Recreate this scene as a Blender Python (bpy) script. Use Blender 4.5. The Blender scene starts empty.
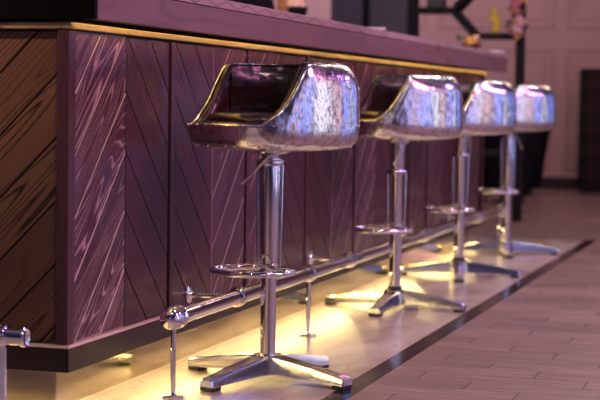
import bpy, bmesh, math, random
from mathutils import Vector, Matrix
random.seed(7)
PI = math.pi
C = bpy.context.scene.collection

# ------------------------------------------------------------------ materials
def new_mat(name):
    m = bpy.data.materials.new(name); m.use_nodes = True
    nt = m.node_tree; b = nt.nodes['Principled BSDF']
    return m, nt, b
def N(nt, typ, **kw):
    n = nt.nodes.new(typ)
    for k, v in kw.items():
        if k.startswith('i_'):
            key = k[2:]; key = int(key) if key.isdigit() else key.replace('_', ' ')
            n.inputs[key].default_value = v
        else: setattr(n, k, v)
    return n
def L(nt, a, b): nt.links.new(a, b)
def math_n(nt, op, a, b=None, c=None):
    n = nt.nodes.new('ShaderNodeMath'); n.operation = op
    for i, v in enumerate((a, b, c)):
        if v is None: continue
        if isinstance(v, (int, float)): n.inputs[i].default_value = v
        else: nt.links.new(v, n.inputs[i])
    return n.outputs[0]
def ramp(nt, src, stops):
    r = nt.nodes.new('ShaderNodeValToRGB'); e = r.color_ramp.elements
    while len(e) < len(stops): e.new(.5)
    for el, (p, c) in zip(e, stops):
        el.position = p; el.color = (*c, 1) if len(c) == 3 else c
    nt.links.new(src, r.inputs[0]); return r.outputs[0]
def simple(name, col, rough=.5, metal=0, bump=0, bscale=40, **kw):
    m, nt, b = new_mat(name)
    b.inputs['Base Color'].default_value = (*col, 1); b.inputs['Roughness'].default_value = rough
    b.inputs['Metallic'].default_value = metal
    for k, v in kw.items(): b.inputs[k.replace('_', ' ')].default_value = v
    tc = N(nt, 'ShaderNodeTexCoord'); no = N(nt, 'ShaderNodeTexNoise', i_Scale=bscale, i_Detail=4.0)
    L(nt, tc.outputs['Object'], no.inputs['Vector'])
    mx = N(nt, 'ShaderNodeMix', data_type='RGBA')
    mx.inputs['A'].default_value = (*[c * .86 for c in col], 1); mx.inputs['B'].default_value = (*[min(1, c * 1.12) for c in col], 1)
    L(nt, no.outputs['Fac'], mx.inputs['Factor']); L(nt, mx.outputs['Result'], b.inputs['Base Color'])
    if bump:
        bp = N(nt, 'ShaderNodeBump', i_Strength=bump, i_Distance=.002); L(nt, no.outputs['Fac'], bp.inputs['Height']); L(nt, bp.outputs[0], b.inputs['Normal'])
    return m

def wood_mat(name, dark, mid, line, amount, rough=.33, coord='UV', rot=None, cath=24, spec=.5, lw=.2):
    """grain runs along coordinate u (first), metres"""
    m, nt, b = new_mat(name)
    tc = N(nt, 'ShaderNodeTexCoord'); mp = N(nt, 'ShaderNodeMapping')
    L(nt, tc.outputs[coord], mp.inputs['Vector'])
    if rot: mp.inputs['Rotation'].default_value = rot
    sp = N(nt, 'ShaderNodeSeparateXYZ'); L(nt, mp.outputs[0], sp.inputs[0])
    def stretched(su, sv, detail=2.0, w=0.0):
        cb = N(nt, 'ShaderNodeCombineXYZ')
        L(nt, math_n(nt, 'MULTIPLY', sp.outputs[0], su), cb.inputs[0])
        L(nt, math_n(nt, 'MULTIPLY', sp.outputs[1], sv), cb.inputs[1])
        L(nt, math_n(nt, 'MULTIPLY', sp.outputs[2], sv), cb.inputs[2])
        no = N(nt, 'ShaderNodeTexNoise', i_Scale=1.0, i_Detail=detail, i_Roughness=.55)
        L(nt, cb.outputs[0], no.inputs['Vector']); return no.outputs['Fac']
    big = stretched(.75, 7.0, 1.4)
    rings = math_n(nt, 'FRACT', math_n(nt, 'MULTIPLY', big, cath))
    tri = math_n(nt, 'ABSOLUTE', math_n(nt, 'SUBTRACT', rings, .5))          # 0 at line
    ln = math_n(nt, 'SMOOTHSTEP' if False else 'SUBTRACT', 1.0, math_n(nt, 'MINIMUM', math_n(nt, 'DIVIDE', tri, lw), 1.0))
    pores = stretched(14, 330, 3)
    pr = math_n(nt, 'GREATER_THAN', pores, .56)
    broken = math_n(nt, 'MULTIPLY', ln, math_n(nt, 'ADD', math_n(nt, 'MULTIPLY', pores, 1.3), .1))
    patch = stretched(1.1, 6, 2)
    pk = math_n(nt, 'MINIMUM', math_n(nt, 'MAXIMUM', math_n(nt, 'MULTIPLY', math_n(nt, 'SUBTRACT', patch, .34), 4.0), .15), 1.0)
    fac = math_n(nt, 'MINIMUM', math_n(nt, 'MULTIPLY', math_n(nt, 'MULTIPLY', math_n(nt, 'ADD', broken, math_n(nt, 'MULTIPLY', pr, .16)), pk), amount), 1.0)
    base = ramp(nt, patch, [(.3, dark), (.7, mid)])
    mx = N(nt, 'ShaderNodeMix', data_type='RGBA'); mx.inputs['B'].default_value = (*line, 1)
    L(nt, fac, mx.inputs['Factor']); L(nt, base, mx.inputs['A']); L(nt, mx.outputs['Result'], b.inputs['Base Color'])
    b.inputs['Roughness'].default_value = rough
    b.inputs['Specular IOR Level'].default_value = spec
    bp = N(nt, 'ShaderNodeBump', i_Strength=.35, i_Distance=.0012)
    L(nt, math_n(nt, 'ADD', pores, math_n(nt, 'MULTIPLY', ln, .6)), bp.inputs['Height']); L(nt, bp.outputs[0], b.inputs['Normal'])
    return m

M = {}
M['panel_sheen'] = wood_mat('oak_painted_sheen', (.050, .014, .024), (.080, .024, .036), (.46, .29, .30), 1.25, .25, spec=.32, cath=36, lw=.16)  # real grain; its paleness paints the sheen on boards of this slope
M['panel_sheen_dim'] = wood_mat('oak_painted_sheen_dim', (.050, .014, .024), (.080, .024, .036), (.30, .17, .18), .75, .26, spec=.32, cath=36, lw=.14)  # same painted sheen, dimmer, for the panels farther along
M['glint_edge'] = simple('painted_bevel_glint', (.55, .38, .36), .4)  # light caught by the seam bevels, painted as a pale colour
M['glint_edge_dim'] = simple('painted_bevel_glint_dim', (.20, .10, .11), .4)  # dimmer painted bevel glint for the farther panels
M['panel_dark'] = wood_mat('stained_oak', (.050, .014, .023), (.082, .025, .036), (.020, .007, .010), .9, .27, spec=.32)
M['panel_end'] = wood_mat('end_oak', (.10, .045, .028), (.18, .09, .05), (.018, .009, .007), 1.4, .42, spec=.12)
M['stile'] = wood_mat('stile_oak', (.055, .017, .024), (.085, .028, .034), (.03, .012, .015), .6, .28, spec=.32)
M['skirt'] = wood_mat('skirt_oak', (.022, .011, .010), (.036, .018, .016), (.01, .005, .005), .5, .34, spec=.22)
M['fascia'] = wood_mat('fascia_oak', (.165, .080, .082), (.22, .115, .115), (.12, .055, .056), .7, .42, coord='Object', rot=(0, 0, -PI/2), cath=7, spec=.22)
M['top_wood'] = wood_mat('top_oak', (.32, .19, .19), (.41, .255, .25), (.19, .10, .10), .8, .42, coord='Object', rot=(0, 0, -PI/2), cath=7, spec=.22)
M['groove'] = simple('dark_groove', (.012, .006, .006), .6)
M['shaded_end_wood'] = simple('shaded_end_wood', (.003, .0025, .0025), .7, Specular_IOR_Level=.05)  # black colour paints the unlit shade of the countertop's near end
M['cornice'] = wood_mat('cornice_oak', (.22, .14, .06), (.42, .30, .13), (.10, .05, .02), 1.2, .4, coord='Object', rot=(0, 0, -PI/2), cath=9)
M['trim_metal'] = simple('pale_line', (.72, .52, .46), .35)
M['chrome'] = simple('chrome', (.80, .79, .80), .09, 1, bump=.02, bscale=25)
M['cast'] = simple('polished_aluminium', (.74, .73, .75), .17, 1, bump=.12, bscale=45)
M['black_plastic'] = simple('black_plastic', (.012, .012, .014), .45)
M['mirror'] = simple('polished_plinth', (.50, .44, .33), .10, 1, bump=.03, bscale=3)
M['wall'] = simple('wall_paint', (.35, .215, .21), .6, bscale=2)
M['baseboard'] = simple('black_baseboard', (.008, .006, .007), .5)
M['strip'] = simple('dark_strip', (.020, .012, .013), .16, bscale=8)
M['black_metal'] = simple('black_metal', (.006, .005, .007), .6, Specular_IOR_Level=.2)
M['cab'] = simple('cabinet_grey', (.085, .075, .10), .35, bscale=3)
M['cloth_black'] = simple('black_cloth', (.005, .0045, .006), .9, bump=.3, bscale=60, Specular_IOR_Level=.15)
M['skin'] = simple('skin', (.55, .30, .20), .5, bscale=12)
M['hair'] = simple('auburn_hair', (.28, .12, .04), .5, bump=.5, bscale=60)
M['hair_dark'] = simple('dark_hair', (.02, .012, .01), .5, bump=.5, bscale=60)
M['eye_white'] = simple('eye_white', (.8, .78, .75), .2)
M['paper'] = simple('paper', (.80, .70, .68), .6)
M['yellow'] = simple('yellow_glaze', (.75, .52, .04), .3)
M['petal_pink'] = simple('petal_pink', (.55, .16, .20), .6)
M['petal_pale'] = simple('petal_pale', (.75, .45, .45), .6)
M['petal_yellow'] = simple('petal_yellow', (.60, .36, .04), .6)
M['leaf'] = simple('leaf', (.05, .055, .015), .6)
M['maroon'] = simple('maroon_bowl', (.12, .025, .03), .3)

def leather_mat():
    m, nt, b = new_mat('dark_leather')
    tc = N(nt, 'ShaderNodeTexCoord')
    n1 = N(nt, 'ShaderNodeTexNoise', i_Scale=7.0, i_Detail=3.0); n2 = N(nt, 'ShaderNodeTexVoronoi', i_Scale=260.0); n3 = N(nt, 'ShaderNodeTexNoise', i_Scale=16.0, i_Detail=2.0)
    for n in (n1, n2, n3): L(nt, tc.outputs['Object'], n.inputs['Vector'])
    L(nt, ramp(nt, n1.outputs['Fac'], [(.35, (.007, .004, .004)), (.7, (.030, .009, .007))]), b.inputs['Base Color'])
    b.inputs['Roughness'].default_value = .27; b.inputs['Specular IOR Level'].default_value = .6
    h = math_n(nt, 'ADD', math_n(nt, 'MULTIPLY', n3.outputs['Fac'], 8.0), math_n(nt, 'MULTIPLY', n2.outputs['Distance'], .3))
    bp = N(nt, 'ShaderNodeBump', i_Strength=.5, i_Distance=.0022); L(nt, h, bp.inputs['Height']); L(nt, bp.outputs[0], b.inputs['Normal'])
    return m
M['leather'] = leather_mat()

def alu_mat():
    m, nt, b = new_mat('riveted_aluminium')
    tc = N(nt, 'ShaderNodeTexCoord'); mp = N(nt, 'ShaderNodeMapping'); mp.inputs['Scale'].default_value = (1, 1, .45)
    L(nt, tc.outputs['Object'], mp.inputs[0])
    n1 = N(nt, 'ShaderNodeTexNoise', i_Scale=12.0, i_Detail=3.5, i_Roughness=.5, i_Distortion=.5)
    n2 = N(nt, 'ShaderNodeTexNoise', i_Scale=60.0, i_Detail=4.0)
    n3 = N(nt, 'ShaderNodeTexVoronoi', i_Scale=38.0)
    for n in (n1, n3): L(nt, mp.outputs[0], n.inputs['Vector'])
    L(nt, tc.outputs['Object'], n2.inputs['Vector'])
    b.inputs['Metallic'].default_value = 1
    spots = math_n(nt, 'LESS_THAN', n3.outputs['Distance'], .13)
    base = ramp(nt, n2.outputs['Fac'], [(.30, (.50, .48, .50)), (.50, (.80, .79, .81)), (.8, (.90, .89, .91))])
    mx = N(nt, 'ShaderNodeMix', data_type='RGBA'); mx.inputs['B'].default_value = (.30, .28, .32, 1)
    L(nt, math_n(nt, 'MULTIPLY', spots, .6), mx.inputs['Factor']); L(nt, base, mx.inputs['A']); L(nt, mx.outputs['Result'], b.inputs['Base Color'])
    L(nt, math_n(nt, 'ADD', math_n(nt, 'MULTIPLY', n2.outputs['Fac'], .22), .10), b.inputs['Roughness'])
    h = math_n(nt, 'ADD', math_n(nt, 'MULTIPLY', n1.outputs['Fac'], 9.0), n2.outputs['Fac'])
    bp = N(nt, 'ShaderNodeBump', i_Strength=.44, i_Distance=.0018); L(nt, h, bp.inputs['Height']); L(nt, bp.outputs[0], b.inputs['Normal'])
    return m
M['alu'] = alu_mat()

def marble_mat():
    m, nt, b = new_mat('beige_marble_tile')
    tc = N(nt, 'ShaderNodeTexCoord'); sp = N(nt, 'ShaderNodeSeparateXYZ'); L(nt, tc.outputs['Object'], sp.inputs[0])
    mp = N(nt, 'ShaderNodeMapping'); mp.inputs['Scale'].default_value = (2.5, .9, 1); mp.inputs['Rotation'].default_value = (0, 0, .5)
    L(nt, tc.outputs['Object'], mp.inputs[0])
    n1 = N(nt, 'ShaderNodeTexNoise', i_Scale=1.6, i_Detail=6.0, i_Distortion=.9); L(nt, mp.outputs[0], n1.inputs['Vector'])
    n2 = N(nt, 'ShaderNodeTexNoise', i_Scale=5.0, i_Detail=8.0, i_Distortion=1.5); L(nt, mp.outputs[0], n2.inputs['Vector'])
    c = ramp(nt, n1.outputs['Fac'], [(.3, (.30, .24, .20)), (.5, (.47, .40, .34)), (.72, (.60, .53, .46))])
    v = math_n(nt, 'MULTIPLY', math_n(nt, 'GREATER_THAN', n2.outputs['Fac'], .62), .25)
    def seam(o, per, off, w):
        f = math_n(nt, 'FRACT', math_n(nt, 'DIVIDE', math_n(nt, 'ADD', o, off), per)); return math_n(nt, 'LESS_THAN', math_n(nt, 'ABSOLUTE', math_n(nt, 'SUBTRACT', f, .5)), w / per / 2)
    s = math_n(nt, 'MAXIMUM', seam(sp.outputs[0], .32, .15, .0035), seam(sp.outputs[1], 1.2, .35, .0035))
    f = math_n(nt, 'MAXIMUM', v, math_n(nt, 'MULTIPLY', s, .45))
    mx = N(nt, 'ShaderNodeMix', data_type='RGBA'); mx.inputs['B'].default_value = (.20, .15, .12, 1)
    L(nt, f, mx.inputs['Factor']); L(nt, c, mx.inputs['A']); L(nt, mx.outputs['Result'], b.inputs['Base Color'])
    b.inputs['Roughness'].default_value = .22
    return m
M['marble'] = marble_mat()

def plank_mat():
    m, nt, b = new_mat('wood_look_plank_tile')
    tc = N(nt, 'ShaderNodeTexCoord'); sp = N(nt, 'ShaderNodeSeparateXYZ'); L(nt, tc.outputs['Object'], sp.inputs[0])
    X, Y = sp.outputs[0], sp.outputs[1]
    ry = math_n(nt, 'DIVIDE', math_n(nt, 'SUBTRACT', Y, 4.54), .137)
    row = math_n(nt, 'FLOOR', ry); fy = math_n(nt, 'FRACT', ry)
    rx = math_n(nt, 'DIVIDE', math_n(nt, 'ADD', math_n(nt, 'ADD', X, 1.116), math_n(nt, 'MULTIPLY', row, .17)), .51)
    col = math_n(nt, 'FLOOR', rx); fx = math_n(nt, 'FRACT', rx)
    dy = math_n(nt, 'SUBTRACT', .5, math_n(nt, 'ABSOLUTE', math_n(nt, 'SUBTRACT', fy, .5)))
    dx = math_n(nt, 'SUBTRACT', .5, math_n(nt, 'ABSOLUTE', math_n(nt, 'SUBTRACT', fx, .5)))
    sm = math_n(nt, 'MAXIMUM', math_n(nt, 'MULTIPLY', math_n(nt, 'LESS_THAN', dy, .016), .6), math_n(nt, 'LESS_THAN', dx, .0075))
    cb = N(nt, 'ShaderNodeCombineXYZ'); L(nt, row, cb.inputs[0]); L(nt, col, cb.inputs[1])
    wn = N(nt, 'ShaderNodeTexWhiteNoise', noise_dimensions='2D'); L(nt, cb.outputs[0], wn.inputs['Vector'])
    cg = N(nt, 'ShaderNodeCombineXYZ')
    L(nt, math_n(nt, 'ADD', math_n(nt, 'MULTIPLY', X, 4.0), math_n(nt, 'MULTIPLY', wn.outputs['Value'], 50)), cg.inputs[0])
    L(nt, math_n(nt, 'MULTIPLY', Y, 55.0), cg.inputs[1])
    g = N(nt, 'ShaderNodeTexNoise', i_Scale=1.0, i_Detail=5.0, i_Roughness=.65, i_Distortion=.4); L(nt, cg.outputs[0], g.inputs['Vector'])
    t = math_n(nt, 'ADD', math_n(nt, 'MULTIPLY', g.outputs['Fac'], .87), math_n(nt, 'MULTIPLY', wn.outputs['Value'], .13))
    c = ramp(nt, t, [(.30, (.085, .048, .040)), (.5, (.20, .130, .110)), (.72, (.36, .26, .22))])
    mx = N(nt, 'ShaderNodeMix', data_type='RGBA'); mx.inputs['B'].default_value = (.030, .014, .014, 1)
    L(nt, math_n(nt, 'MULTIPLY', sm, .8), mx.inputs['Factor']); L(nt, c, mx.inputs['A']); L(nt, mx.outputs['Result'], b.inputs['Base Color'])
    b.inputs['Roughness'].default_value = .42
    bp = N(nt, 'ShaderNodeBump', i_Strength=.5, i_Distance=.002)
    L(nt, math_n(nt, 'SUBTRACT', math_n(nt, 'MULTIPLY', g.outputs['Fac'], .4), sm), bp.inputs['Height']); L(nt, bp.outputs[0], b.inputs['Normal'])
    return m
M['plank'] = plank_mat()

def tartan_mat():
    m, nt, b = new_mat('dark_tartan')
    tc = N(nt, 'ShaderNodeTexCoord'); sp = N(nt, 'ShaderNodeSeparateXYZ'); L(nt, tc.outputs['Object'], sp.inputs[0])
    def band(o, per, w, off=0):
        f = math_n(nt, 'FRACT', math_n(nt, 'DIVIDE', math_n(nt, 'ADD', o, off), per)); return math_n(nt, 'LESS_THAN', f, w / per)
    u = math_n(nt, 'ADD', sp.outputs[0], sp.outputs[1]); v = sp.outputs[2]
    thin = math_n(nt, 'MAXIMUM', band(u, .22, .014, .0), band(v, .22, .014, .05))
    wide = math_n(nt, 'ADD', band(u, .22, .09, .1), band(v, .22, .09, .15))
    c = ramp(nt, math_n(nt, 'MULTIPLY', wide, .5), [(0, (.018, .009, .009)), (1, (.004, .005, .005))])
    mx = N(nt, 'ShaderNodeMix', data_type='RGBA'); mx.inputs['B'].default_value = (.055, .015, .010, 1)
    L(nt, math_n(nt, 'MULTIPLY', thin, .75), mx.inputs['Factor']); L(nt, c, mx.inputs['A']); L(nt, mx.outputs['Result'], b.inputs['Base Color'])
    b.inputs['Roughness'].default_value = .9; b.inputs['Specular IOR Level'].default_value = .2
    return m
M['tartan'] = tartan_mat()
def emit(name, col, s):
    m, nt, b = new_mat(name)
    b.inputs['Base Color'].default_value = (*col, 1)
    b.inputs['Emission Color'].default_value = (*col, 1); b.inputs['Emission Strength'].default_value = s
    return m
M['led'] = emit('warm_led', (1.0, .74, .29), 36)
M['led_top'] = emit('warm_led_top', (1.0, .60, .16), 14)

# ------------------------------------------------------------------ mesh helpers
def link(name, bm, mat, parent=None, smooth=True, bevel=0, sub=0, ang=40, loc=None, rot=None):
    me = bpy.data.meshes.new(name); bmesh.ops.recalc_face_normals(bm, faces=bm.faces); bm.to_mesh(me); bm.free()
    me.materials.append(mat)
    for p in me.polygons: p.use_smooth = smooth
    o = bpy.data.objects.new(name, me); C.objects.link(o)
    if parent: o.parent = parent
    if loc: o.location = loc
    if rot: o.rotation_euler = rot
    if bevel:
        b = o.modifiers.new('bevel', 'BEVEL'); b.width = bevel; b.segments = 3; b.limit_method = 'ANGLE'; b.angle_limit = math.radians(35)
    if sub:
        s = o.modifiers.new('sub', 'SUBSURF'); s.levels = sub; s.render_levels = sub
    if smooth and not sub:
        try: me.set_sharp_from_angle(angle=math.radians(ang))
        except Exception: pass
    return o
def box(bm, x0, x1, y0, y1, z0, z1):
    vs = [bm.verts.new((x, y, z)) for z in (z0, z1) for y in (y0, y1) for x in (x0, x1)]
    for f in ((0, 2, 3, 1), (4, 5, 7, 6), (0, 1, 5, 4), (2, 6, 7, 3), (0, 4, 6, 2), (1, 3, 7, 5)): bm.faces.new([vs[i] for i in f])
    return vs
def boxbm(*a):
    bm = bmesh.new(); box(bm, *a); return bm
def tube(bm, pts, r, seg=16, closed=False, caps=True):
    pts = [Vector(p) for p in pts]; n = len(pts); rs = r if isinstance(r, (list, tuple)) else [r] * n
    rings = []; up = None
    for i in range(n):
        a = pts[(i - 1) % n] if (closed or i > 0) else pts[0]; b = pts[(i + 1) % n] if (closed or i < n - 1) else pts[-1]
        t = (b - a).normalized()
        if up is None: up = Vector((0, 0, 1)) if abs(t.z) < .9 else Vector((1, 0, 0))
        u = (up - t * up.dot(t)).normalized(); up = u; w = t.cross(u)
        rings.append([bm.verts.new(pts[i] + (u * math.cos(2*PI*k/seg) + w * math.sin(2*PI*k/seg)) * rs[i]) for k in range(seg)])
    for i in range(n if closed else n - 1):
        A, B = rings[i], rings[(i + 1) % n]
        for k in range(seg): bm.faces.new((A[k], A[(k+1) % seg], B[(k+1) % seg], B[k]))
    if caps and not closed:
        bm.faces.new(rings[0]); bm.faces.new(rings[-1])
def tubebm(*a, **k):
    bm = bmesh.new(); tube(bm, *a, **k); return bm
def lathe(bm, prof, seg=40, mtx=None):
    mtx = mtx or Matrix(); rings = []
    for r, z in prof:
        if r < 1e-6: rings.append([bm.verts.new(mtx @ Vector((0, 0, z)))])
        else: rings.append([bm.verts.new(mtx @ Vector((r*math.cos(2*PI*k/seg), r*math.sin(2*PI*k/seg), z))) for k in range(seg)])
    for A, B in zip(rings, rings[1:]):
        for k in range(seg):
            a0, a1 = A[k % len(A)], A[(k+1) % len(A)]; b0, b1 = B[k % len(B)], B[(k+1) % len(B)]
            f = list(dict.fromkeys((a0, a1, b1, b0)))
            if len(f) > 2: bm.faces.new(f)
    if len(rings[0]) > 1: bm.faces.new(rings[0])
    if len(rings[-1]) > 1: bm.faces.new(rings[-1])
def lathebm(prof, seg=40, mtx=None):
    bm = bmesh.new(); lathe(bm, prof, seg, mtx); return bm
def ball(bm, c, r, sx=1, sy=1, sz=1, sub=2):
    res = bmesh.ops.create_icosphere(bm, subdivisions=sub, radius=r)
    for v in res['verts']: v.co = Vector((v.co.x*sx, v.co.y*sy, v.co.z*sz)) + Vector(c)
def empty(name, loc, label, cat, rz=0, group=None):
    o = bpy.data.objects.new(name, None); C.objects.link(o); o.location = loc; o.rotation_euler = (0, 0, rz)
    o.empty_display_size = .1
    return tag(o, label, cat, group)
def tag(o, label, cat, group=None):
    o['label'] = label; o['category'] = cat
    if group: o['group'] = group
    return o
def struct(o): o['kind'] = 'structure'; return o
def axis_x(loc, flip=1): return Matrix.Translation(loc) @ Matrix.Rotation(PI/2*flip, 4, 'Y')
def axis_y(loc): return Matrix.Translation(loc) @ Matrix.Rotation(-PI/2, 4, 'X')

# ------------------------------------------------------------------ setting
MX0 = -1.295; MX1 = -1.226; FY = 10.56
bm = boxbm(-8, MX0, -5, FY, -.05, 0); struct(link('floor', bm, M['marble'], smooth=False))
bm = bmesh.new(); box(bm, MX1, 4, -5, FY + .05, -.05, 0); box(bm, -8, 4, FY + .05, 17.0, -.05, 0)
struct(link('floor', bm, M['plank'], smooth=False))
bm = bmesh.new(); box(bm, MX0, MX1, -5, FY, -.05, .0005); box(bm, -8, MX1, FY, FY + .05, -.05, .0005)
struct(link('trim_1', bm, M['strip'], smooth=False))
WY = 17.0
def wall_mold(bm, x0, x1, z0, z1, y):
    def fr(x0, x1, z0, z1, w, d):
        for b in ((x0, x1, z0, z0+w), (x0, x1, z1-w, z1), (x0, x0+w, z0+w, z1-w), (x1-w, x1, z0+w, z1-w)):
            box(bm, b[0], b[1], y - d, y, b[2], b[3])
    fr(x0, x1, z0, z1, .03, .014); fr(x0+.085, x1-.085, z0+.085, z1-.085, .016, .008)
bm = boxbm(-8, 4, WY, WY + .1, 0, 3.4)
w = struct(link('wall_back', bm, M['wall'], smooth=False))
bm = bmesh.new()
for k in range(-4, 4):
    x0 = -2.335 + k * 1.35
    wall_mold(bm, x0, x0 + 1.22, .22, 1.46, WY); wall_mold(bm, x0, x0 + 1.22, 1.66, 3.1, WY)
struct(link('trim_2', bm, M['wall'], smooth=False, bevel=.006))
struct(link('baseboard_back', boxbm(-8, 4, WY - .035, WY, 0, .125), M['baseboard'], smooth=False, bevel=.006))

# ------------------------------------------------------------------ bar body
BX = -1.885; BY0 = 4.02; BY1 = 10.03; PZ0, PZ1 = .192, 1.035; PER = .735
bar = empty('bar_counter', (-2.2, 7.0, 0), 'long oak bar counter front in chevron boards with dark skirting', 'bar counter')
def to_local(bm):
    bmesh.ops.translate(bm, vec=(2.2, -7.0, 0), verts=bm.verts); return bm
link('carcass', to_local(boxbm(-2.45, BX, BY0 + .02, BY1 - .01, .116, 1.05)), M['groove'], bar, smooth=False)
def clip(poly, a, b, c):     # keep a*x+b*y<=c
    out = []
    for i in range(len(poly)):
        p, q = poly[i], poly[(i+1) % len(poly)]; dp = a*p[0]+b*p[1]-c; dq = a*q[0]+b*q[1]-c
        if dp <= 0: out.append(p)
        if dp * dq < 0:
            t = dp / (dp - dq); out.append((p[0]+(q[0]-p[0])*t, p[1]+(q[1]-p[1])*t))
    return out
def planks_bm(u0, u1, z0, z1, slope, place, wid=.17, gap=.0022, thick=.014, off=0.0):
    """boards at 45 degrees; slope +1 rises with u. place(u, z, d) -> world"""
    bm = bmesh.new(); uvl = bm.loops.layers.uv.new('UVMap')
    c = u0 - slope * z1 + off if slope > 0 else u0 + z0 + off
    rng = [u - slope * z for u in (u0, u1) for z in (z0, z1)]
    k0 = math.floor((min(rng) - c) / wid) - 1; k1 = math.ceil((max(rng) - c) / wid) + 1
    for k in range(k0, k1):
        a0, a1 = c + k*wid + gap, c + (k+1)*wid - gap
        poly = [(u0, z0), (u1, z0), (u1, z1), (u0, z1)]
        poly = clip(poly, 1, -slope, a1); poly = clip(poly, -1, slope, -a0) if len(poly) > 2 else poly
        if len(poly) < 3: continue
        cu = sum(p[0] for p in poly)/len(poly); cz = sum(p[1] for p in poly)/len(poly)
        ru, rv = random.uniform(0, 30), random.uniform(0, 30)
        inn = []
        for p in poly:
            d = math.hypot(p[0]-cu, p[1]-cz); s = max(0, 1 - .0045/max(d, .005)); inn.append((cu+(p[0]-cu)*s, cz+(p[1]-cz)*s))
        def uv(p): return ((p[0]*.7071 + slope*p[1]*.7071) + ru, (-slope*p[0]*.7071 + p[1]*.7071) + rv)
        n = len(poly)
        B = [bm.verts.new(place(p[0], p[1], 0)) for p in poly]; Mm = [bm.verts.new(place(p[0], p[1], thick-.002)) for p in poly]; T = [bm.verts.new(place(p[0], p[1], thick)) for p in inn]
        fs = [(T, inn)]
        faces = [(bm.faces.new(T), inn)]
        for i in range(n):
            j = (i+1) % n
            faces.append((bm.faces.new((B[i], B[j], Mm[j], Mm[i])), [poly[i], poly[j], poly[j], poly[i]]))
            ff = bm.faces.new((Mm[i], Mm[j], T[j], T[i])); ff.material_index = 1
            faces.append((ff, [poly[i], poly[j], inn[j], inn[i]]))
        for f, ps in faces:
            for lp, p in zip(f.loops, ps): lp[uvl].uv = uv(p)
    return bm
def front(u, z, d): return (BX + d, u, z)
def uvbox(x0, x1, y0, y1, z0, z1, along='z'):
    bm = bmesh.new(); box(bm, x0, x1, y0, y1, z0, z1); uvl = bm.loops.layers.uv.new('UVMap'); r = random.uniform(0, 20)
    for f in bm.faces:
        for l in f.loops:
            p = l.vert.co; l[uvl].uv = (p.z + r, p.x + p.y) if along == 'z' else (p.y + p.x + r, p.z)
    return bm
for k in range(8):
    y = BY0 + .035 + k * PER
    y0 = y if k == 0 else y - .0
    e = min(BY0 + (k+1)*PER - .012, BY1 - .03)
    m = BY0 + k*PER + .385
    if y0 >= BY1: break
    s1 = 1 if k % 2 == 0 else -1
    for (a, b, s) in ((y0, min(m, e), s1), (m + .003, e, -s1)):
        if b - a < .05: continue
        bm = planks_bm(a, b, PZ0, PZ1, s, front)
        o = link('chevron_panel', to_local(bm), (M['panel_sheen'] if k == 0 else M['panel_sheen_dim']) if s > 0 else M['panel_dark'], bar, smooth=False); o.data.materials.append((M['glint_edge'] if k == 0 else M['glint_edge_dim']) if s > 0 else M['groove'])
    if k:
        yy = BY0 + k*PER
        link('stile', to_local(uvbox(BX, BX + .017, yy + .002, yy + .034, PZ0, PZ1)), M['stile'], bar, smooth=False, bevel=.002)
link('corner_post', to_local(uvbox(-1.902, BX + .018, BY0 - .012, BY0 + .033, PZ0, PZ1)), M['stile'], bar, smooth=False, bevel=.002)
link('corner_post', to_local(uvbox(-1.902, BX + .018, BY1 - .03, BY1, PZ0, PZ1)), M['stile'], bar, smooth=False, bevel=.002)
def endf(u, z, d): return (u, BY0 + .02 - d, z)
a = -1.904
for k in range(2):
    s = 1 if k % 2 == 0 else -1
    o = link('chevron_panel', to_local(planks_bm(a - .27, a, PZ0, PZ1, s, endf, off=.04)), M['panel_end'], bar, smooth=False); o.data.materials.append(M['groove'])
    a -= .273
# skirting + metal line + cornice + plinth
def ring_boxes(out, z0, z1, th=.02):
    bm = bmesh.new(); xo = BX + out; yo = BY0 - (out - .010)
    box(bm, xo - th, xo, yo, BY1 + .004, z0, z1); box(bm, -2.47, xo - th, yo, yo + th, z0, z1); return bm
sk = ring_boxes(.022, .116, .182); uvl = sk.loops.layers.uv.new('UVMap')
for f in sk.faces:
    for l in f.loops: l[uvl].uv = (l.vert.co.x + l.vert.co.y, l.vert.co.z)
link('skirting', to_local(sk), M['skirt'], bar, smooth=False, bevel=.0015)
link('metal_line', to_local(ring_boxes(.023, .182, .190)), M['trim_metal'], bar, smooth=False)
link('cornice', to_local(ring_boxes(.026, 1.039, 1.057, .03)), M['cornice'], bar, smooth=False, bevel=.003)
link('plinth', to_local(boxbm(-2.40, -1.937, 4.087, BY1 - .07, 0, .116)), M['mirror'], bar, smooth=False)
bm = bmesh.new(); box(bm, -1.912, -1.900, 4.05, BY1 - .05, .110, .1158); box(bm, -2.4, -1.912, 4.05, 4.062, .110, .1158)
link('light_strip', to_local(bm), M['led'], bar, smooth=False)['label'] = 'glowing warm yellow light strip under the skirting'

# ------------------------------------------------------------------ countertop
CX = -1.785; CY0 = 3.99; CY1 = 10.34
ct = empty('bar_countertop', (-2.2, 7.0, 1.06), 'thick mauve-brown wooden countertop running along the bar', 'countertop')
def tl2(bm): bmesh.ops.translate(bm, vec=(2.2, -7.0, -1.06), verts=bm.verts); return bm
bm = bmesh.new(); box(bm, CX - .03, CX, CY0 + .02, CY1, 1.064, 1.147)
link('fascia', tl2(bm), M['fascia'], ct, smooth=False, bevel=.002)
bm = bmesh.new(); box(bm, -2.55, CX, CY0, CY0 + .02, 1.064, 1.147)
link('end_fascia', tl2(bm), M['shaded_end_wood'], ct, smooth=False, bevel=.002)
link('core', tl2(boxbm(-2.54, CX - .03, CY0 + .02, CY1 - .01, 1.074, 1.150)), M['groove'], ct, smooth=False)
bm = boxbm(-2.56, CX - .003, CY0 + .02, 7.07, 1.1505, 1.180); link('top_board', tl2(bm), M['top_wood'], ct, smooth=False, bevel=.0025)
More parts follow.
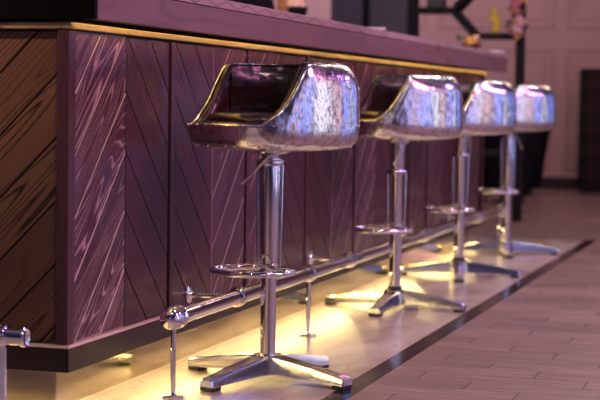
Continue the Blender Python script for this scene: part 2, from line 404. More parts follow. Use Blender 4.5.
bm = boxbm(-2.56, CX - .003, 7.073, CY1 + .003, 1.1505, 1.180); link('top_board', tl2(bm), M['top_wood'], ct, smooth=False, bevel=.0025)
bm = bmesh.new()      # zigzag inlay lines along the edge of the top board
pts = []; y = CY0 + .05; k = 0
while y < 7.0: pts.append((CX - .0032, y, 1.155 if k % 2 else 1.1755)); y += .10; k += 1
tube(bm, pts, .0011, 6)
link('zigzag_inlay', tl2(bm), M['groove'], ct)
link('light_strip', tl2(boxbm(CX - .048, CX - .038, CY0 + .03, CY1 - .05, 1.0685, 1.0735)), M['led_top'], ct, smooth=False)['label'] = 'glowing warm yellow light strip under the countertop'

# ------------------------------------------------------------------ foot rail
RZ = .229; RX = -1.705
rail = empty('foot_rail', (RX, 7.0, 0), 'long polished chrome foot rail along the front of the bar', 'foot rail')
def tr(bm): bmesh.ops.translate(bm, vec=(-RX, -7.0, 0), verts=bm.verts); return bm
link('rail_tube', tr(tubebm([(RX, 4.38, RZ), (RX, 9.75, RZ)], .0245, 32)), M['chrome'], rail)
prof = [(0, -.036), (.014, -.034), (.024, -.028), (.031, -.016), (.034, 0), (.034, .022), (.031, .026), (.031, .032), (.034, .036), (.034, .044), (.027, .050)]
link('end_cap', tr(lathebm(prof, 40, axis_y((RX, 4.365, RZ)))), M['chrome'], rail)
link('end_cap', tr(lathebm([(r, -z) for r, z in prof], 40, axis_y((RX, 9.76, RZ)))), M['chrome'], rail)
cprof = [(.025, -.017), (.029, -.0165), (.029, -.006), (.0325, -.005), (.0325, .005), (.029, .006), (.029, .0165), (.025, .017)]
def post(y, first=False):
    p = link('post', tr(tubebm([(RX, y, .004), (RX, y, RZ - .02)], .0075, 20)), M['chrome'], rail)
    f = link('floor_flange', tr(lathebm([(.034, 0.0006), (.034, .003), (.030, .006), (.012, .007), (.009, .014)], 32, Matrix.Translation((RX, y, 0)))), M['chrome'], p)
    if not first: link('collar', tr(lathebm(cprof, 36, axis_y((RX, y, RZ)))), M['chrome'], rail)
for i, y in enumerate((4.376, 5.73, 7.08, 8.43, 9.72)): post(y, i in (0, 4))
for y in (4.93, 6.30, 7.65, 9.0):
    a = link('wall_arm', tr(tubebm([(-1.871, y, RZ), (RX, y, RZ)], .0085, 20)), M['chrome'], rail)
    link('wall_flange', tr(lathebm([(.028, 0), (.028, .004), (.024, .007), (.012, .009), (.0095, .016)], 32, Matrix.Translation((-1.8705, y, RZ)) @ Matrix.Rotation(PI/2, 4, 'Y'))), M['chrome'], a)
    link('collar', tr(lathebm(cprof, 36, axis_y((RX, y, RZ)))), M['chrome'], rail)
# short rail by the bar's near end
EY = 3.868
er = empty('foot_rail', (-2.2, EY, 0), 'shorter chrome foot rail with flat cap, by the near end of the bar', 'foot rail')
def te(bm): bmesh.ops.translate(bm, vec=(2.2, -EY, 0), verts=bm.verts); return bm
link('rail_tube', te(tubebm([(-2.9, EY, RZ), (-1.925, EY, RZ)], .0235, 32)), M['chrome'], er)
link('end_cap', te(lathebm([(.0235, -.004), (.027, -.003), (.027, .004), (.022, .007), (.018, .0045), (0, .0045)], 32, axis_x((-1.925, EY, RZ)))), M['chrome'], er)
link('collar', te(lathebm([(.024, -.022), (.031, -.02), (.031, -.004), (.028, -.002), (.028, .004), (.031, .006), (.031, .012), (.024, .014)], 32, axis_x((-1.985, EY, RZ)))), M['chrome'], er)
for x in (-1.985, -2.75):
    p = link('post', te(tubebm([(x, EY, .004), (x, EY, RZ - .02)], .0095, 20)), M['chrome'], er)
    link('floor_flange', te(lathebm([(.034, .0006), (.034, .003), (.030, .006), (.012, .007), (.010, .014)], 32, Matrix.Translation((x, EY, 0)))), M['chrome'], p)

# ------------------------------------------------------------------ stools
A_, B_, EXP = .240, .250, 2.5
SEG = 176
def plan(t, s=1.0):
    c, n = math.cos(t), math.sin(t)
    return (A_*s*math.copysign(abs(c)**(2/EXP), c), B_*s*math.copysign(abs(n)**(2/EXP), n) + .010)
TT = [2*PI*k/SEG for k in range(SEG)]
ZT, ZL = .957, .776
def rim(y):
    t = max(0, min(1, (y + .175) / .155)); s = t**1.35
    s = s + (t*t*(3-2*t) - s) * max(0, (t - .4)/.6)
    return ZL + (ZT - ZL) * s
def lean(z):
    q = max(0, (z - .80)/.16); return 1 - .030*q*q
def back_(y):
    t = max(0, min(1, (y + .06)/.14)); return .25 + .75*t*t*(3-2*t)
def shoulder(z, zr, y):      # the wall curls in towards its rim
    q = max(0, 1 - (zr - z)/.065); return .028*q**2.1*back_(y)
def shell_bm():
    bm = bmesh.new(); rings = []
    low = [(.20, .702), (.55, .7055), (.78, .7115), (.88, .718), (.945, .728), (.98, .741), (.996, .755), (1.0, .775)]
    for s, z in low: rings.append([bm.verts.new((*plan(t, s), z + (.010*(1-s) if 0 else 0) - (.0))) for t in TT])
    K = 16
    for i in range(1, K+1):
        R = []
        for t in TT:
            x, y = plan(t); zr = rim(y); z = .776 + (zr - .776 + .006) * i/K
            l = lean(z); h = math.hypot(x, y); l *= 1 - shoulder(z, zr + .006, y)/h*min(1, (zr-.786)/.06); R.append(bm.verts.new((x*l, y*l, z)))
        rings.append(R)
    for (ds, dz) in ((.006, .004), (.011, .005), (.016, .004), (.018, -.004), (.022, -.03)):   # rolled rim, then inside
        R = []
        for t in TT:
            x, y = plan(t); zr = rim(y) + .006; l = lean(zr); h = math.hypot(x, y); q = 1 - (ds + .028*back_(y)*min(1, (zr-.786)/.06))/h
            R.append(bm.verts.new((x*l*q, y*l*q, zr + dz)))
        rings.append(R)
    for Aa, Bb in zip(rings, rings[1:]):
        for k in range(SEG): bm.faces.new((Aa[k], Aa[(k+1) % SEG], Bb[(k+1) % SEG], Bb[k]))
    bm.faces.new(rings[0])
    # raised seam band round the belt
    def rivet(x, y, z, n, r=.0036):
        res = bmesh.ops.create_icosphere(bm, subdivisions=1, radius=r)
        for v in res['verts']: v.co = v.co + Vector((x, y, z)) + Vector(n)*.0004
    for k in range(0, SEG, 4):
        x, y = plan(TT[k], .998); h = math.hypot(x, y); rivet(x, y, .783, (x/h, y/h, 0))
    for k in range(2, SEG, 8):
        x, y = plan(TT[k], .90); rivet(x, y, .7195, (0, 0, -1))
    for tc_ in (.10, .42, .80, 1.25, PI-1.25, PI-.80, PI-.42, PI-.10, PI/2):
        for off in (-.022, .022):
            for i in range(6):
                z = .815 + i*.027; x, y = plan(tc_ + off); 
                if z > rim(y) - .02: continue
                l = lean(z); h = math.hypot(x, y)
                if (i + int(tc_*10)) % 3 == 0: continue
                rivet(x*l, y*l, z, (x/h, y/h, 0), .0032)
    return bm
def liner_bm():
    bm = bmesh.new(); rings = []
    # follows the rim inside the aluminium and goes down to the cushion
    for (ds, f, dz) in ((.038, 1, .000), (.0405, 1, .007), (.048, 1, .010), (.057, 1, .008), (.063, 1, .000), (.066, .9, 0), (.070, .6, 0), (.070, .3, 0), (.064, .12, 0), (.058, 0, 0)):
        R = []
        for t in TT:
            x, y = plan(t); zr = rim(y) + .006; l = lean(zr); h = math.hypot(x, y)
            z = .775 + (zr - .775)*f + dz
            l = lean(z); q = 1 - (ds - .021*(1 - back_(y)*min(1, (zr-.786)/.06)))/h; R.append(bm.verts.new((x*l*q, y*l*q, z)))
        rings.append(R)
    for Aa, Bb in zip(rings, rings[1:]):
        for k in range(SEG): bm.faces.new((Aa[k], Aa[(k+1) % SEG], Bb[(k+1) % SEG], Bb[k]))
    bm.faces.new(rings[-1]); return bm
def cushion_bm():
    bm = bmesh.new(); rings = []
    for s, z in ((.70, .775), (.775, .780), (.80, .792), (.785, .806), (.72, .815), (.55, .820), (.3, .819), (.1, .818)):
        rings.append([bm.verts.new((*plan(t, s), z)) for t in TT])
    for Aa, Bb in zip(rings, rings[1:]):
        for k in range(SEG): bm.faces.new((Aa[k], Aa[(k+1) % SEG], Bb[(k+1) % SEG], Bb[k]))
    bm.faces.new(rings[0]); bm.faces.new(rings[-1]); return bm
def pad_bm():    # padded back pillow inside the shell
    bm = bmesh.new(); rows = []; n = 60; a0, a1 = -.12, PI + .12
    for j in range(13):
        v = j/12; row = []
        for i in range(n+1):
            u = i/n; t = a0 + (a1-a0)*u; x, y = plan(t); h = math.hypot(x, y)
            z = .825 + (rim(y) - .008 - .825)*v
            bulge = (1 - (2*v-1)**4) * (1 - (2*u-1)**8); q = 1 - (.062 + .020*bulge)/h; l = lean(z)
            row.append(bm.verts.new((x*l*q, y*l*q, z)))
        rows.append(row)
    for Aa, Bb in zip(rows, rows[1:]):
        for i in range(n): bm.faces.new((Aa[i], Aa[i+1], Bb[i+1], Bb[i]))
    return bm
def piping_bm():
    bm = bmesh.new(); pts = []
    for t in TT:
        x, y = plan(t); zr = rim(y) + .006; l = lean(zr); h = math.hypot(x, y); q = 1 - (.062 - .021*(1 - back_(y)*min(1, (zr-.786)/.06)))/h
        pts.append((x*l*q, y*l*q, zr + .006))
    tube(bm, pts, .0042, 8, closed=True); return bm
ME = {}
def arm_bm(a):
    bm = bmesh.new(); prof = []
    # stations along the arm: distance, half width bottom, half width top, z bottom, z top
    st = [(.0, .040, .034, .020, .076), (.045, .037, .031, .020, .074), (.10, .033, .027, .020, .068), (.18, .029, .024, .0175, .057), (.26, .0265, .022, .0135, .043), (.296, .0255, .0215, .012, .037), (.300, .023, .019, .014, .034)]
    rings = []
    for d, wb, wt, zb, zt in st:
        pts = [(-wb, zb), (-wb, zb + .004), (-wt, zt - .003), (-wt + .004, zt), (wt - .004, zt), (wt, zt - .003), (wb, zb + .004), (wb, zb)]
        rings.append([bm.verts.new((d, u, z)) for u, z in pts])
    for Aa, Bb in zip(rings, rings[1:]):
        for k in range(8): bm.faces.new((Aa[k], Aa[(k+1) % 8], Bb[(k+1) % 8], Bb[k]))
    bm.faces.new(rings[0]); bm.faces.new(rings[-1])
    bmesh.ops.rotate(bm, cent=(0, 0, 0), matrix=Matrix.Rotation(a, 3, 'Z'), verts=bm.verts); return bm
def rounded_loop(x0, x1, y0, y1, r, z, n=10):
    pts = []
    for cx, cy, a0 in ((x1-r, y1-r, 0), (x0+r, y1-r, PI/2), (x0+r, y0+r, PI), (x1-r, y0+r, 3*PI/2)):
        for i in range(n+1):
            a = a0 + PI/2*i/n; pts.append((cx + r*math.cos(a), cy + r*math.sin(a), z))
    return pts
def rotbm(bm, a): bmesh.ops.rotate(bm, cent=(0, 0, 0), matrix=Matrix.Rotation(a, 3, 'Z'), verts=bm.verts); return bm

def make_stool(loc, face, base, collar_z, ring_z, black_ring, label, lever=17):
    """face: rotation of the seat, base: rotation of the star foot"""
    s = empty('bar_stool', loc, label, 'bar stool', group='riveted aluminium bar stools along the bar')
    F = math.radians(face); Bs = math.radians(base)
    def seatpart(name, fn, mat, parent=s, sub=0, ang=60):
        if name not in ME:
            o = link(name, fn(), mat, parent, sub=sub, ang=ang); ME[name] = o.data
        else:
            o = bpy.data.objects.new(name, ME[name]); C.objects.link(o); o.parent = parent
        if parent is s: o.rotation_euler = (0, 0, F)
        return o
    sh = seatpart('seat_shell', shell_bm, M['alu'], ang=70)
    ln = seatpart('backrest_liner', liner_bm, M['leather'])
    seatpart('back_pad', pad_bm, M['leather'], ln)
    seatpart('seat_piping', piping_bm, M['leather'], ln)
    seatpart('seat_cushion', cushion_bm, M['leather'])
    seatpart('swivel_plate', lambda: lathebm([(.024, .672), (.026, .690), (.05, .697), (.055, .7035), (.0, .7035)], 40), M['cast'])
    # gas lift: trumpet sleeve above, slim column below
    link('column', lathebm([(.0235, .064), (.0235, ring_z + .02), (.025, ring_z + .03), (.0285, ring_z + .05), (.034, collar_z - .01), (.034, .68)] if collar_z > .66 else
         [(.0235, .064), (.0235, ring_z + .02), (.0245, ring_z + .03), (.0245, collar_z), (.030, collar_z + .02), (.034, .69)], 48), M['chrome'], s)
    link('collar', lathebm([(.032, -.010), (.041, -.009), (.0425, -.006), (.0425, .006), (.041, .009), (.032, .010)], 48), M['cast'], s, loc=(0, 0, collar_z))
    link('column_sleeve', lathebm([(.0245, ring_z - .016), (.0295, ring_z - .015), (.0295, ring_z + .018), (.0255, ring_z + .020)], 40), M['chrome'], s)
    for sg in (-1, 1):
        bm = tubebm([(sg*.038, -.004, collar_z - .002), (sg*.0335, -.004, ring_z + .01)], .0042, 12)
        link('stay_rod', rotbm(bm, math.radians(15)), M['chrome'], s)
    bm = bmesh.new(); tube(bm, rounded_loop(-.115, .115, -.175, .055, .095, ring_z), .0100, 14, closed=True)
    for sg in (-1, 1): tube(bm, [(sg*.02, .005, ring_z), (sg*.05, .053, ring_z)], .0075, 10)
    link('foot_ring', rotbm(bm, F), M['chrome'], s)
    lev = link('height_lever', tubebm([(.062, -.02, .706), (.0, -.045, .690), (-.085, -.055, .604)], .0046, 10), M['chrome'], s, rot=(0, 0, math.radians(lever)))
    hub = link('base_hub', lathebm([(.050, .020), (.055, .023), (.052, .070), (.044, .0775), (.0, .0775)], 48), M['cast'], s)
    if black_ring: link('base_ring', lathebm([(.0245, .0775), (.031, .078), (.031, .094), (.0245, .096)], 40), M['black_plastic'], s)['label'] = 'black plastic ring'
    for k in range(4):
        a = Bs + k*PI/2
        lg = link('leg', arm_bm(a), M['cast'], s, ang=28)
        bm = bmesh.new(); box(bm, .257, .298, -.024, .024, .0008, .0142)
        link('foot_pad', rotbm(bm, a), M['black_plastic'], lg, smooth=False, bevel=.002)
    return s
make_stool((-1.548, 4.772, 0), -36, -19, .668, .338, False, 'nearest of the four bar stools, its dark leather seat interior fully in view')
make_stool((-1.600, 6.640, 0), -57, -2, .571, .332, True, 'second nearest bar stool, only a slice of its dark leather interior showing', 62)
make_stool((-1.610, 8.030, 0), -50, 12, .605, .334, True, 'third nearest bar stool, between two others, aluminium back towards us', 95)
make_stool((-1.606, 9.380, 0), -60, 14, .668, .360, False, 'farthest of the four bar stools, near the far end of the bar', 120)

# ------------------------------------------------------------------ behind the bar
# grey cabinet
cab = empty('back_bar_cabinet', (-3.52, 13.7, 0), 'tall grey back-bar cabinet with two doors and a black middle gap', 'cabinet')
link('body', boxbm(-.33, .33, -.17, .25, 0, 2.3), M['black_metal'], cab, smooth=False)
for x0, x1 in ((-.335, -.062), (.005, .325)):
    d = link('door', boxbm(x0, x1, -.20, -.171, .05, 2.28), M['cab'], cab, smooth=False, bevel=.004)
    hx = x1 - .03 if x0 < -.1 else x0 + .03
    link('handle', tubebm([(hx, -.215, .9), (hx, -.215, 1.15)], .006, 10), M['black_metal'], d)
# black decorative shelf frame
sf = empty('shelf_stand', (-2.4, 12.1, 0), 'black metal open shelving frame with slanted bars beyond the bar end', 'shelving unit')
def bar_(name, a, b, w=.028, d=.14, mat='black_metal'):
    a = Vector((a[0] + 2.4, 0, a[1])); b = Vector((b[0] + 2.4, 0, b[1])); t = (b-a).normalized(); n = Vector((-t.z, 0, t.x))
    bm = bmesh.new(); vs = []
    for y in (-d, d):
        for p, s in ((a - t*.005, -1), (b + t*.005, -1), (b + t*.005, 1), (a - t*.005, 1)): vs.append(bm.verts.new(p + n*w*s + Vector((0, y, 0))))
    for f in ((0, 1, 2, 3), (7, 6, 5, 4), (0, 4, 5, 1), (1, 5, 6, 2), (2, 6, 7, 3), (3, 7, 4, 0)): bm.faces.new([vs[i] for i in f])
    return link(name, bm, M[mat], sf, smooth=False, bevel=.003)
bar_('post', (-2.81, 0), (-2.81, 2.3), .037, .05); bar_('post', (-1.995, 0), (-1.995, 2.3), .029, .05)
bar_('shelf', (-2.77, 1.557), (-2.50, 1.557), .02); bar_('slanted_bar', (-2.49, 1.55), (-2.325, 1.372), .02); bar_('shelf', (-2.31, 1.366), (-2.025, 1.366), .02)
bar_('slanted_bar', (-2.47, 1.575), (-2.34, 1.71), .02); bar_('shelf', (-2.32, 1.72), (-2.025, 1.72), .02); bar_('shelf', (-2.77, 2.1), (-2.025, 2.1), .02); bar_('shelf', (-2.77, .5), (-2.025, .5), .02)
bm = boxbm(-.062, .062, -.06, .06, 0, .16)
sp_ = link('speaker_box', bm, M['black_plastic'], None, smooth=False, bevel=.006, loc=(-2.632, 12.1, 1.5775)); tag(sp_, 'small black box on the upper left shelf of the black frame', 'box')
bm = bmesh.new()
for i, (x, z, r) in enumerate(((.0, .022, .034), (.012, .058, .026), (-.010, .092, .030), (-.020, .122, .024), (.0, .148, .026), (-.014, .172, .020))): ball(bm, (x, 0, z), r, 1, .8, 1, 2)
ball(bm, (.032, 0, .10), .016, 1, .8, 1.6); ball(bm, (-.042, 0, .085), .015, 1.3, .8, .8)
fg = link('figurine', bm, M['yellow'], None, loc=(-2.178, 12.06, 1.388)); rm = fg.modifiers.new('r', 'REMESH'); rm.mode = 'VOXEL'; rm.voxel_size = .006; rm.use_smooth_shade = True
tag(fg, 'small yellow ornament standing on the black shelf', 'ornament')
# flowers
def flower_cluster(root, pts, rad):
    kinds = ('petal_pink', 'petal_pale', 'petal_yellow', 'leaf')
    for (x, y, z, k) in pts:
        b = bmesh.new(); r = rad * random.uniform(.7, 1.2); n0 = Vector((random.uniform(-1, 1), random.uniform(-1.4, .2), random.uniform(-.6, 1))).normalized()
        q = n0.to_track_quat('Z', 'Y'); core = b.verts.new((0, 0, 0))
        for ringn, (np_, tilt, ln) in enumerate(((6, .35, 1.0), (5, .9, .7))):
            for i in range(np_):
                a = 2*PI*i/np_ + ringn; rt = q @ (Matrix.Rotation(a, 3, 'Z').to_quaternion()) @ Matrix.Rotation(-tilt, 3, 'Y').to_quaternion()
                pv = [(.45, .32, .06), (.9, .25, .0), (1.05, 0, -.05), (.9, -.25, 0), (.45, -.32, .06)]
                vs = [core] + [b.verts.new(rt @ (Vector(p)*r*ln)) for p in pv]
                c = b.verts.new(rt @ (Vector((.55, 0, .12))*r*ln))
                for j in range(6): b.faces.new((vs[j], vs[(j+1) % 6], c))
        link('leaf_spray' if k == 3 else 'bloom', b, M[kinds[k]], root, loc=(x, y, z))
gl = empty('flower_garland', (-2.0, 12.0, 1.34), 'pink and yellow flower garland on the right post of black shelf frame', 'flowers')
flower_cluster(gl, [(random.gauss(0, .028), -.085 + random.uniform(-.03, .02), random.uniform(0, .6), random.choice((0, 0, 1, 2, 2, 3))) for _ in range(98)], .036)
link('stem', tubebm([(.0, -.056, .0), (-.01, -.058, .2), (.01, -.056, .4), (0, -.058, .6)], .006, 8), M['leaf'], gl)
fb = empty('flower_bowl', (-1.88, 9.62, 1.1805), 'small maroon bowl of pink and yellow flowers on the countertop', 'flowers')
link('bowl', lathebm([(.03, 0), (.055, .012), (.07, .03), (.066, .03), (.05, .015), (0, .01)], 32), M['maroon'], fb)
flower_cluster(fb, [(random.gauss(0, .028), random.gauss(0, .028), .035 + random.uniform(0, .04), random.choice((0, 1, 2, 3))) for _ in range(26)], .028)
for x, y, rz, lb in ((-1.86, 7.18, .3, 'white folded napkin on countertop edge above the second nearest stool'), (-1.85, 10.12, -.1, 'white folded napkin on the far end of the countertop')):
    bm = bmesh.new(); box(bm, -.06, .06, -.09, .09, 0, .006); box(bm, -.058, .06, -.088, .088, .0064, .012)
    tag(link('paper_napkin', bm, M['paper'], None, smooth=False, bevel=.002, loc=(x, y, 1.1805), rot=(0, 0, rz)), lb, 'napkin')

# ------------------------------------------------------------------ people
def skin_obj(name, verts, edges, radii, mat, parent, sub=2):
    me = bpy.data.meshes.new(name); me.from_pydata(verts, edges, []); me.materials.append(mat)
    o = bpy.data.objects.new(name, me); C.objects.link(o); o.parent = parent
    sk = o.modifiers.new('skin', 'SKIN'); sk.use_smooth_shade = True
    if not me.skin_vertices: bpy.context.view_layer.objects.active = o
    for i, r in enumerate(radii):
        me.skin_vertices[0].data[i].radius = r if isinstance(r, tuple) else (r, r)
    me.skin_vertices[0].data[0].use_root = True
    s = o.modifiers.new('sub', 'SUBSURF'); s.levels = sub; s.render_levels = sub
    return o
def person(loc, rz, h, label, hair_mat, mask):
    p = empty('person', loc, label, 'person', rz)
    k = h / 1.70
    V = [(0, 0, .93), (0, .0, 1.05), (0, -.005, 1.20), (0, 0, 1.33), (0, .005, 1.42), (0, -.01, 1.49),
         (.17, 0, 1.385), (.235, .01, 1.12), (.24, -.08, .90), (.235, -.13, .80),
         (-.17, 0, 1.385), (-.235, .01, 1.12), (-.24, -.08, .90), (-.235, -.13, .80),
         (.095, 0, .88), (.10, -.01, .50), (.105, .02, .09), (.11, -.10, .04),
         (-.095, 0, .88), (-.10, -.01, .50), (-.105, .02, .09), (-.11, -.10, .04)]
    E_ = [(0, 1), (1, 2), (2, 3), (3, 4), (4, 5), (3, 6), (6, 7), (7, 8), (8, 9), (3, 10), (10, 11), (11, 12), (12, 13), (0, 14), (14, 15), (15, 16), (16, 17), (0, 18), (18, 19), (19, 20), (20, 21)]
    Rr = [(.15, .11), (.135, .10), (.15, .105), (.15, .10), (.065, .06), (.052, .052), .062, .044, .034, .030, .062, .044, .034, .030, .088, .062, .045, .042, .088, .062, .045, .042]
    V = [tuple(c*k for c in v) for v in V]; Rr = [tuple(q*k for q in (r if isinstance(r, tuple) else (r, r))) for r in Rr]
    body = skin_obj('body', V, E_, Rr, M['cloth_black'], p); body['label'] = 'black long-sleeved top and trousers'
    # hands
    for sg in (-1, 1):
        hv = [(sg*.235, -.13, .80), (sg*.235, -.155, .745)]; he = [(0, 1)]; hr = [(.026, .018), (.034, .016)]
        for f, (dx, ln) in enumerate(((-.026, .062), (-.009, .072), (.009, .068), (.025, .054))):
            i = len(hv); bx = sg*.235 + dx
            hv += [(bx, -.165, .722), (bx*1.0, -.180, .722 - ln*.55), (bx, -.178, .722 - ln)]; he += [(1, i), (i, i+1), (i+1, i+2)]; hr += [.0088, .008, .0068]
        i = len(hv); hv += [(sg*.235 - sg*.032, -.16, .765), (sg*.235 - sg*.05, -.185, .735)]; he += [(0, i), (i, i+1)]; hr += [.011, .008]
        skin_obj('hand', [tuple(c*k for c in v) for v in hv], he, hr, M['skin'], p, 1)
    # head
    bm = bmesh.new(); bmesh.ops.create_uvsphere(bm, u_segments=32, v_segments=24, radius=1)
    zc = 1.595*k
    for v in bm.verts:
        x, y, z = v.co; X = x*.074; Y = y*.093; Z = z*.112
        if z < 0: X *= 1 - .28*z*z; Y *= 1 - .15*z*z
        if y < 0 and z < 0: Y -= .006*(-z)
        nz = math.exp(-((x/.14)**2)) * math.exp(-(((z+.18)/.22)**2))
        if y < -.2: Y -= .022*nz
        for sx in (-1, 1):
            Y += .009*math.exp(-(((x - sx*.42)/.20)**2 + ((z - .02)/.14)**2)) if y < 0 else 0
        Y -= .004*math.exp(-((x/.3)**2 + ((z+.50)/.08)**2)) if y < 0 else 0
        v.co = (X*k, (Y - .015)*k, zc + Z*k)
    for sg in (-1, 1): ball(bm, (sg*.076*k, .0, zc - .005), .028*k, .3, .6, 1.1, 2)
    hd = link('head', bm, M['skin'], p)
    for sg in (-1, 1):
        ey = bmesh.new(); ball(ey, (sg*.031*k, -.085*k, zc + .002), .0125*k); e = link('eye', ey, M['eye_white'], hd)
        ir = bmesh.new(); ball(ir, (sg*.031*k, -.0935*k, zc + .002), .0062*k, 1, .6, 1); link('iris', ir, M['black_plastic'], hd)
    li = bmesh.new(); ball(li, (0, -.103*k, zc - .057*k), .022*k, 1, .35, .3); link('mouth', li, M['petal_pink'], hd)
    # hair cap with length at the back and sides
    hb = bmesh.new(); bmesh.ops.create_uvsphere(hb, u_segments=40, v_segments=28, radius=1)
    kill = []
    for v in hb.verts:
        x, y, z = v.co
        if y < -.35 and z < .42 or z < -.92: kill.append(v)
        s = 1 + .10*math.sin(13*math.atan2(y, x))*.25
        v.co = (x*.088*k*s*(1.05 if z < 0 else 1), (y*.106*s - .004)*k, zc + (z*.125 + (-.05 if z < 0 else 0)*abs(z) + .008)*k)
    bmesh.ops.delete(hb, geom=kill, context='VERTS')
    hr_ = link('hair', hb, hair_mat, hd); so = hr_.modifiers.new('s', 'SOLIDIFY'); so.thickness = .014; so.offset = -1
    if mask:
        mb = bmesh.new(); rows = []
        for j in range(9):
            z = -.012 - j*.0135; row = []
            for i in range(21):
                a = -PI*.5 + (i-10)/10*1.25; zz = z/.112; w = math.sqrt(max(0, 1 - zz*zz)); w = max(w, .45)
                bul = .016*math.exp(-((i-10)/3.5)**2) * math.sin(PI*min(1, (j+1.5)/9.5))
                row.append(mb.verts.new((math.cos(a)*(.0785*w)*k, (math.sin(a)*(.101*w + bul) - .019)*k, zc + z*k)))
            rows.append(row)
        for Aa, Bb in zip(rows, rows[1:]):
            for i in range(20): mb.faces.new((Aa[i], Aa[i+1], Bb[i+1], Bb[i]))
        mk = link('face_mask', mb, M['cloth_black'], hd); so = mk.modifiers.new('s', 'SOLIDIFY'); so.thickness = .003; so.offset = 1
        mk['label'] = 'black face mask'
    return p
person((-2.80, 9.0, 0), math.radians(55), 1.50, 'person with auburn hair and black face mask standing behind the bar', M['hair'], True)
person((-2.815, 8.0, 0), math.radians(40), 1.72, 'person in black standing behind the bar, only a dark shoulder showing', M['hair_dark'], False)

# ------------------------------------------------------------------ far seating
def tub_chair(loc, rz, label, s=1.0):
    t = empty('tub_chair', loc, label, 'armchair', rz, 'black chairs beyond the bar')
    bm = bmesh.new(); n = 40; rings = []
    def pl(u, r, z): a = -PI*.5 + .55 + u*(2*PI - 1.1); return (math.cos(a)*r, math.sin(a)*r, z)
    for (r, z) in ((.22, .06), (.26, .35), (.315, .70), (.30, .73), (.265, .70), (.22, .38), (.18, .10)):
        rings.append([bm.verts.new(pl(i/n, r*s, z)) for i in range(n+1)])
    rings.append(rings[0])
    for Aa, Bb in zip(rings, rings[1:]):
        for i in range(n): bm.faces.new((Aa[i], Aa[i+1], Bb[i+1], Bb[i]))
    for i in (0, n): bm.faces.new([r[i] for r in rings[:-1]])
    link('tub_back', bm, M['cloth_black'], t)
    link('seat', lathebm([(.10, .08), (.20*s, .10), (.215*s, .38), (.20*s, .43), (.0, .44)], 36), M['cloth_black'], t)
    for k in range(4):
        a = PI/4 + k*PI/2
        link('leg', tubebm([(math.cos(a)*.17, math.sin(a)*.17, .0), (math.cos(a)*.15, math.sin(a)*.15, .12)], [.012, .018], 12), M['black_metal'], t)
    return t
tub_chair((-2.50, 14.45, 0), 2.6, 'black upholstered tub chair just past the far end of the bar')
tub_chair((-2.60, 15.80, 0), .3, 'black upholstered tub chair farther back, close to the panelled wall')
tb = empty('high_back_bench', (-1.45, 16.45, 0), 'dark tartan high-backed bench against the panelled wall, at right edge', 'bench')
link('backrest', boxbm(-.655, .66, -.12, .03, .03, 1.235), M['tartan'], tb, bevel=.03)
link('seat', boxbm(-.62, .63, .03, .45, .12, .45), M['tartan'], tb, bevel=.03)
link('base', boxbm(-.63, .63, -.09, .42, 0, .12), M['black_plastic'], tb, smooth=False)
for x in (-.65, .56): link('armrest', boxbm(x, x + .09, .03, .45, .12, .72), M['tartan'], tb, bevel=.02)

# ------------------------------------------------------------------ light
def area(name, loc, target, size, power, col, sy=None, spread=None):
    l = bpy.data.lights.new(name, 'AREA'); l.energy = power; l.color = col; l.size = size
    if sy: l.shape = 'RECTANGLE'; l.size_y = sy
    if spread: l.spread = spread
    o = bpy.data.objects.new(name, l); C.objects.link(o); o.location = loc
    o.rotation_euler = (Vector(target) - Vector(loc)).to_track_quat('-Z', 'Y').to_euler(); return o
area('magenta_wash', (1.8, 4.6, 2.9), (-1.9, 5.0, .9), .6, 50, (1.0, .28, .66))
area('violet_wash', (1.8, 8.0, 2.9), (-1.9, 8.2, .9), .6, 42, (.70, .30, 1.0))
area('end_lamp', (-2.6, 2.6, 2.9), (-2.25, 4.0, 1.30), .12, 1.1, (1.0, .62, .34), spread=math.radians(24))
for y, c, e in ((1.2, (.30, .36, 1.0), 11), (2.4, (1.0, .66, .60), 6), (3.6, (.26, .34, 1.0), 13), (4.9, (.90, .88, 1.0), 10), (6.2, (1.0, .62, .62), 7), (7.5, (.24, .32, 1.0), 14), (9.0, (.85, .82, 1.0), 9), (11.2, (.22, .30, 1.0), 13), (14.0, (.30, .36, 1.0), 13)):
    area('added_streak_light', (3.2, y, 1.38), (-1.5, y*.6 + 2.6, .9), .27, e*.85, c, 2.7)  # unseen upright panels, added for coloured streaks in the stool metal
area('added_streak_light', (-5.2, .2, 1.4), (-1.6, 4.7, .7), .5, 9, (1.0, .76, .80), 2.4)  # this panel and the next: unseen, added to brighten left-hand chrome reflections
area('added_streak_light', (-5.4, 2.0, 1.4), (-1.6, 5.0, .7), .35, 6, (.50, .50, 1.0), 2.4)
for y in (2.6, 5.2, 7.6, 9.8):
    area('added_ceiling_light', (-.8, y, 2.9), (-.8, y, 0), .22, 23, (1.0, .80, .74))  # unseen overhead lights added for metal sparkle and a brighter floor
area('wall_wash', (-4.9, 15.0, 3.1), (-5.2, 17.0, 1.6), 1.2, 50, (1.0, .74, .86))
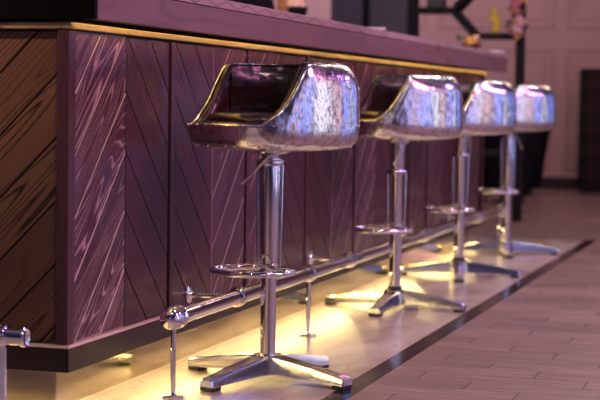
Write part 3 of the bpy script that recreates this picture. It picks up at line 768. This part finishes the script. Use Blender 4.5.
area('wall_wash', (-2.6, 14.4, 3.1), (-2.9, 17.0, 1.6), 1.2, 18, (1.0, .62, .56))
area('hall_light', (-.4, 12.6, 3.1), (-.6, 13.2, 0), 1.4, 42, (1.0, .60, .48))
area('bar_light', (-3.2, 7.6, 2.9), (-2.9, 9.0, 1.3), .5, 50, (1.0, .80, .80))

W = bpy.data.worlds.new('world'); bpy.context.scene.world = W; W.use_nodes = True
nt = W.node_tree; bg = nt.nodes['Background']
tc = N(nt, 'ShaderNodeTexCoord'); no = N(nt, 'ShaderNodeTexNoise', i_Scale=3.4, i_Detail=4.0, i_Roughness=.6)
L(nt, tc.outputs['Generated'], no.inputs['Vector'])
c = ramp(nt, no.outputs['Fac'], [(.40, (.004, .003, .010)), (.48, (.05, .03, .08)), (.55, (.16, .20, .75)), (.61, (1.0, .55, .62)), (.70, (1.6, 1.5, 1.9))])
L(nt, c, bg.inputs['Color']); bg.inputs['Strength'].default_value = .17

# ------------------------------------------------------------------ camera
yaw, pitch, roll, F = .2952, .0589, .0145, 1640.0
f0 = Vector((-math.sin(yaw), math.cos(yaw), 0)); r0 = Vector((math.cos(yaw), math.sin(yaw), 0)); u0 = Vector((0, 0, 1))
f = f0*math.cos(pitch) - u0*math.sin(pitch); u = u0*math.cos(pitch) + f0*math.sin(pitch)
r = r0*math.cos(roll) + u*math.sin(roll); u2 = u*math.cos(roll) - r0*math.sin(roll)
cam = bpy.data.cameras.new('camera'); co = bpy.data.objects.new('camera', cam); C.objects.link(co)
mt = Matrix((r, u2, -f)).transposed().to_4x4(); mt.translation = (0, 0, .85); co.matrix_world = mt
cam.sensor_width = 36; cam.lens = 36*F/600; cam.clip_end = 100; cam.clip_start = .05
cam.dof.use_dof = True; cam.dof.focus_distance = 4.95; cam.dof.aperture_fstop = 3.6
sc = bpy.context.scene; sc.camera = co
sc.view_settings.view_transform = 'Standard'; sc.view_settings.look = 'None'; sc.view_settings.gamma = 1; sc.view_settings.exposure = .22
sc.view_settings.use_curve_mapping = False
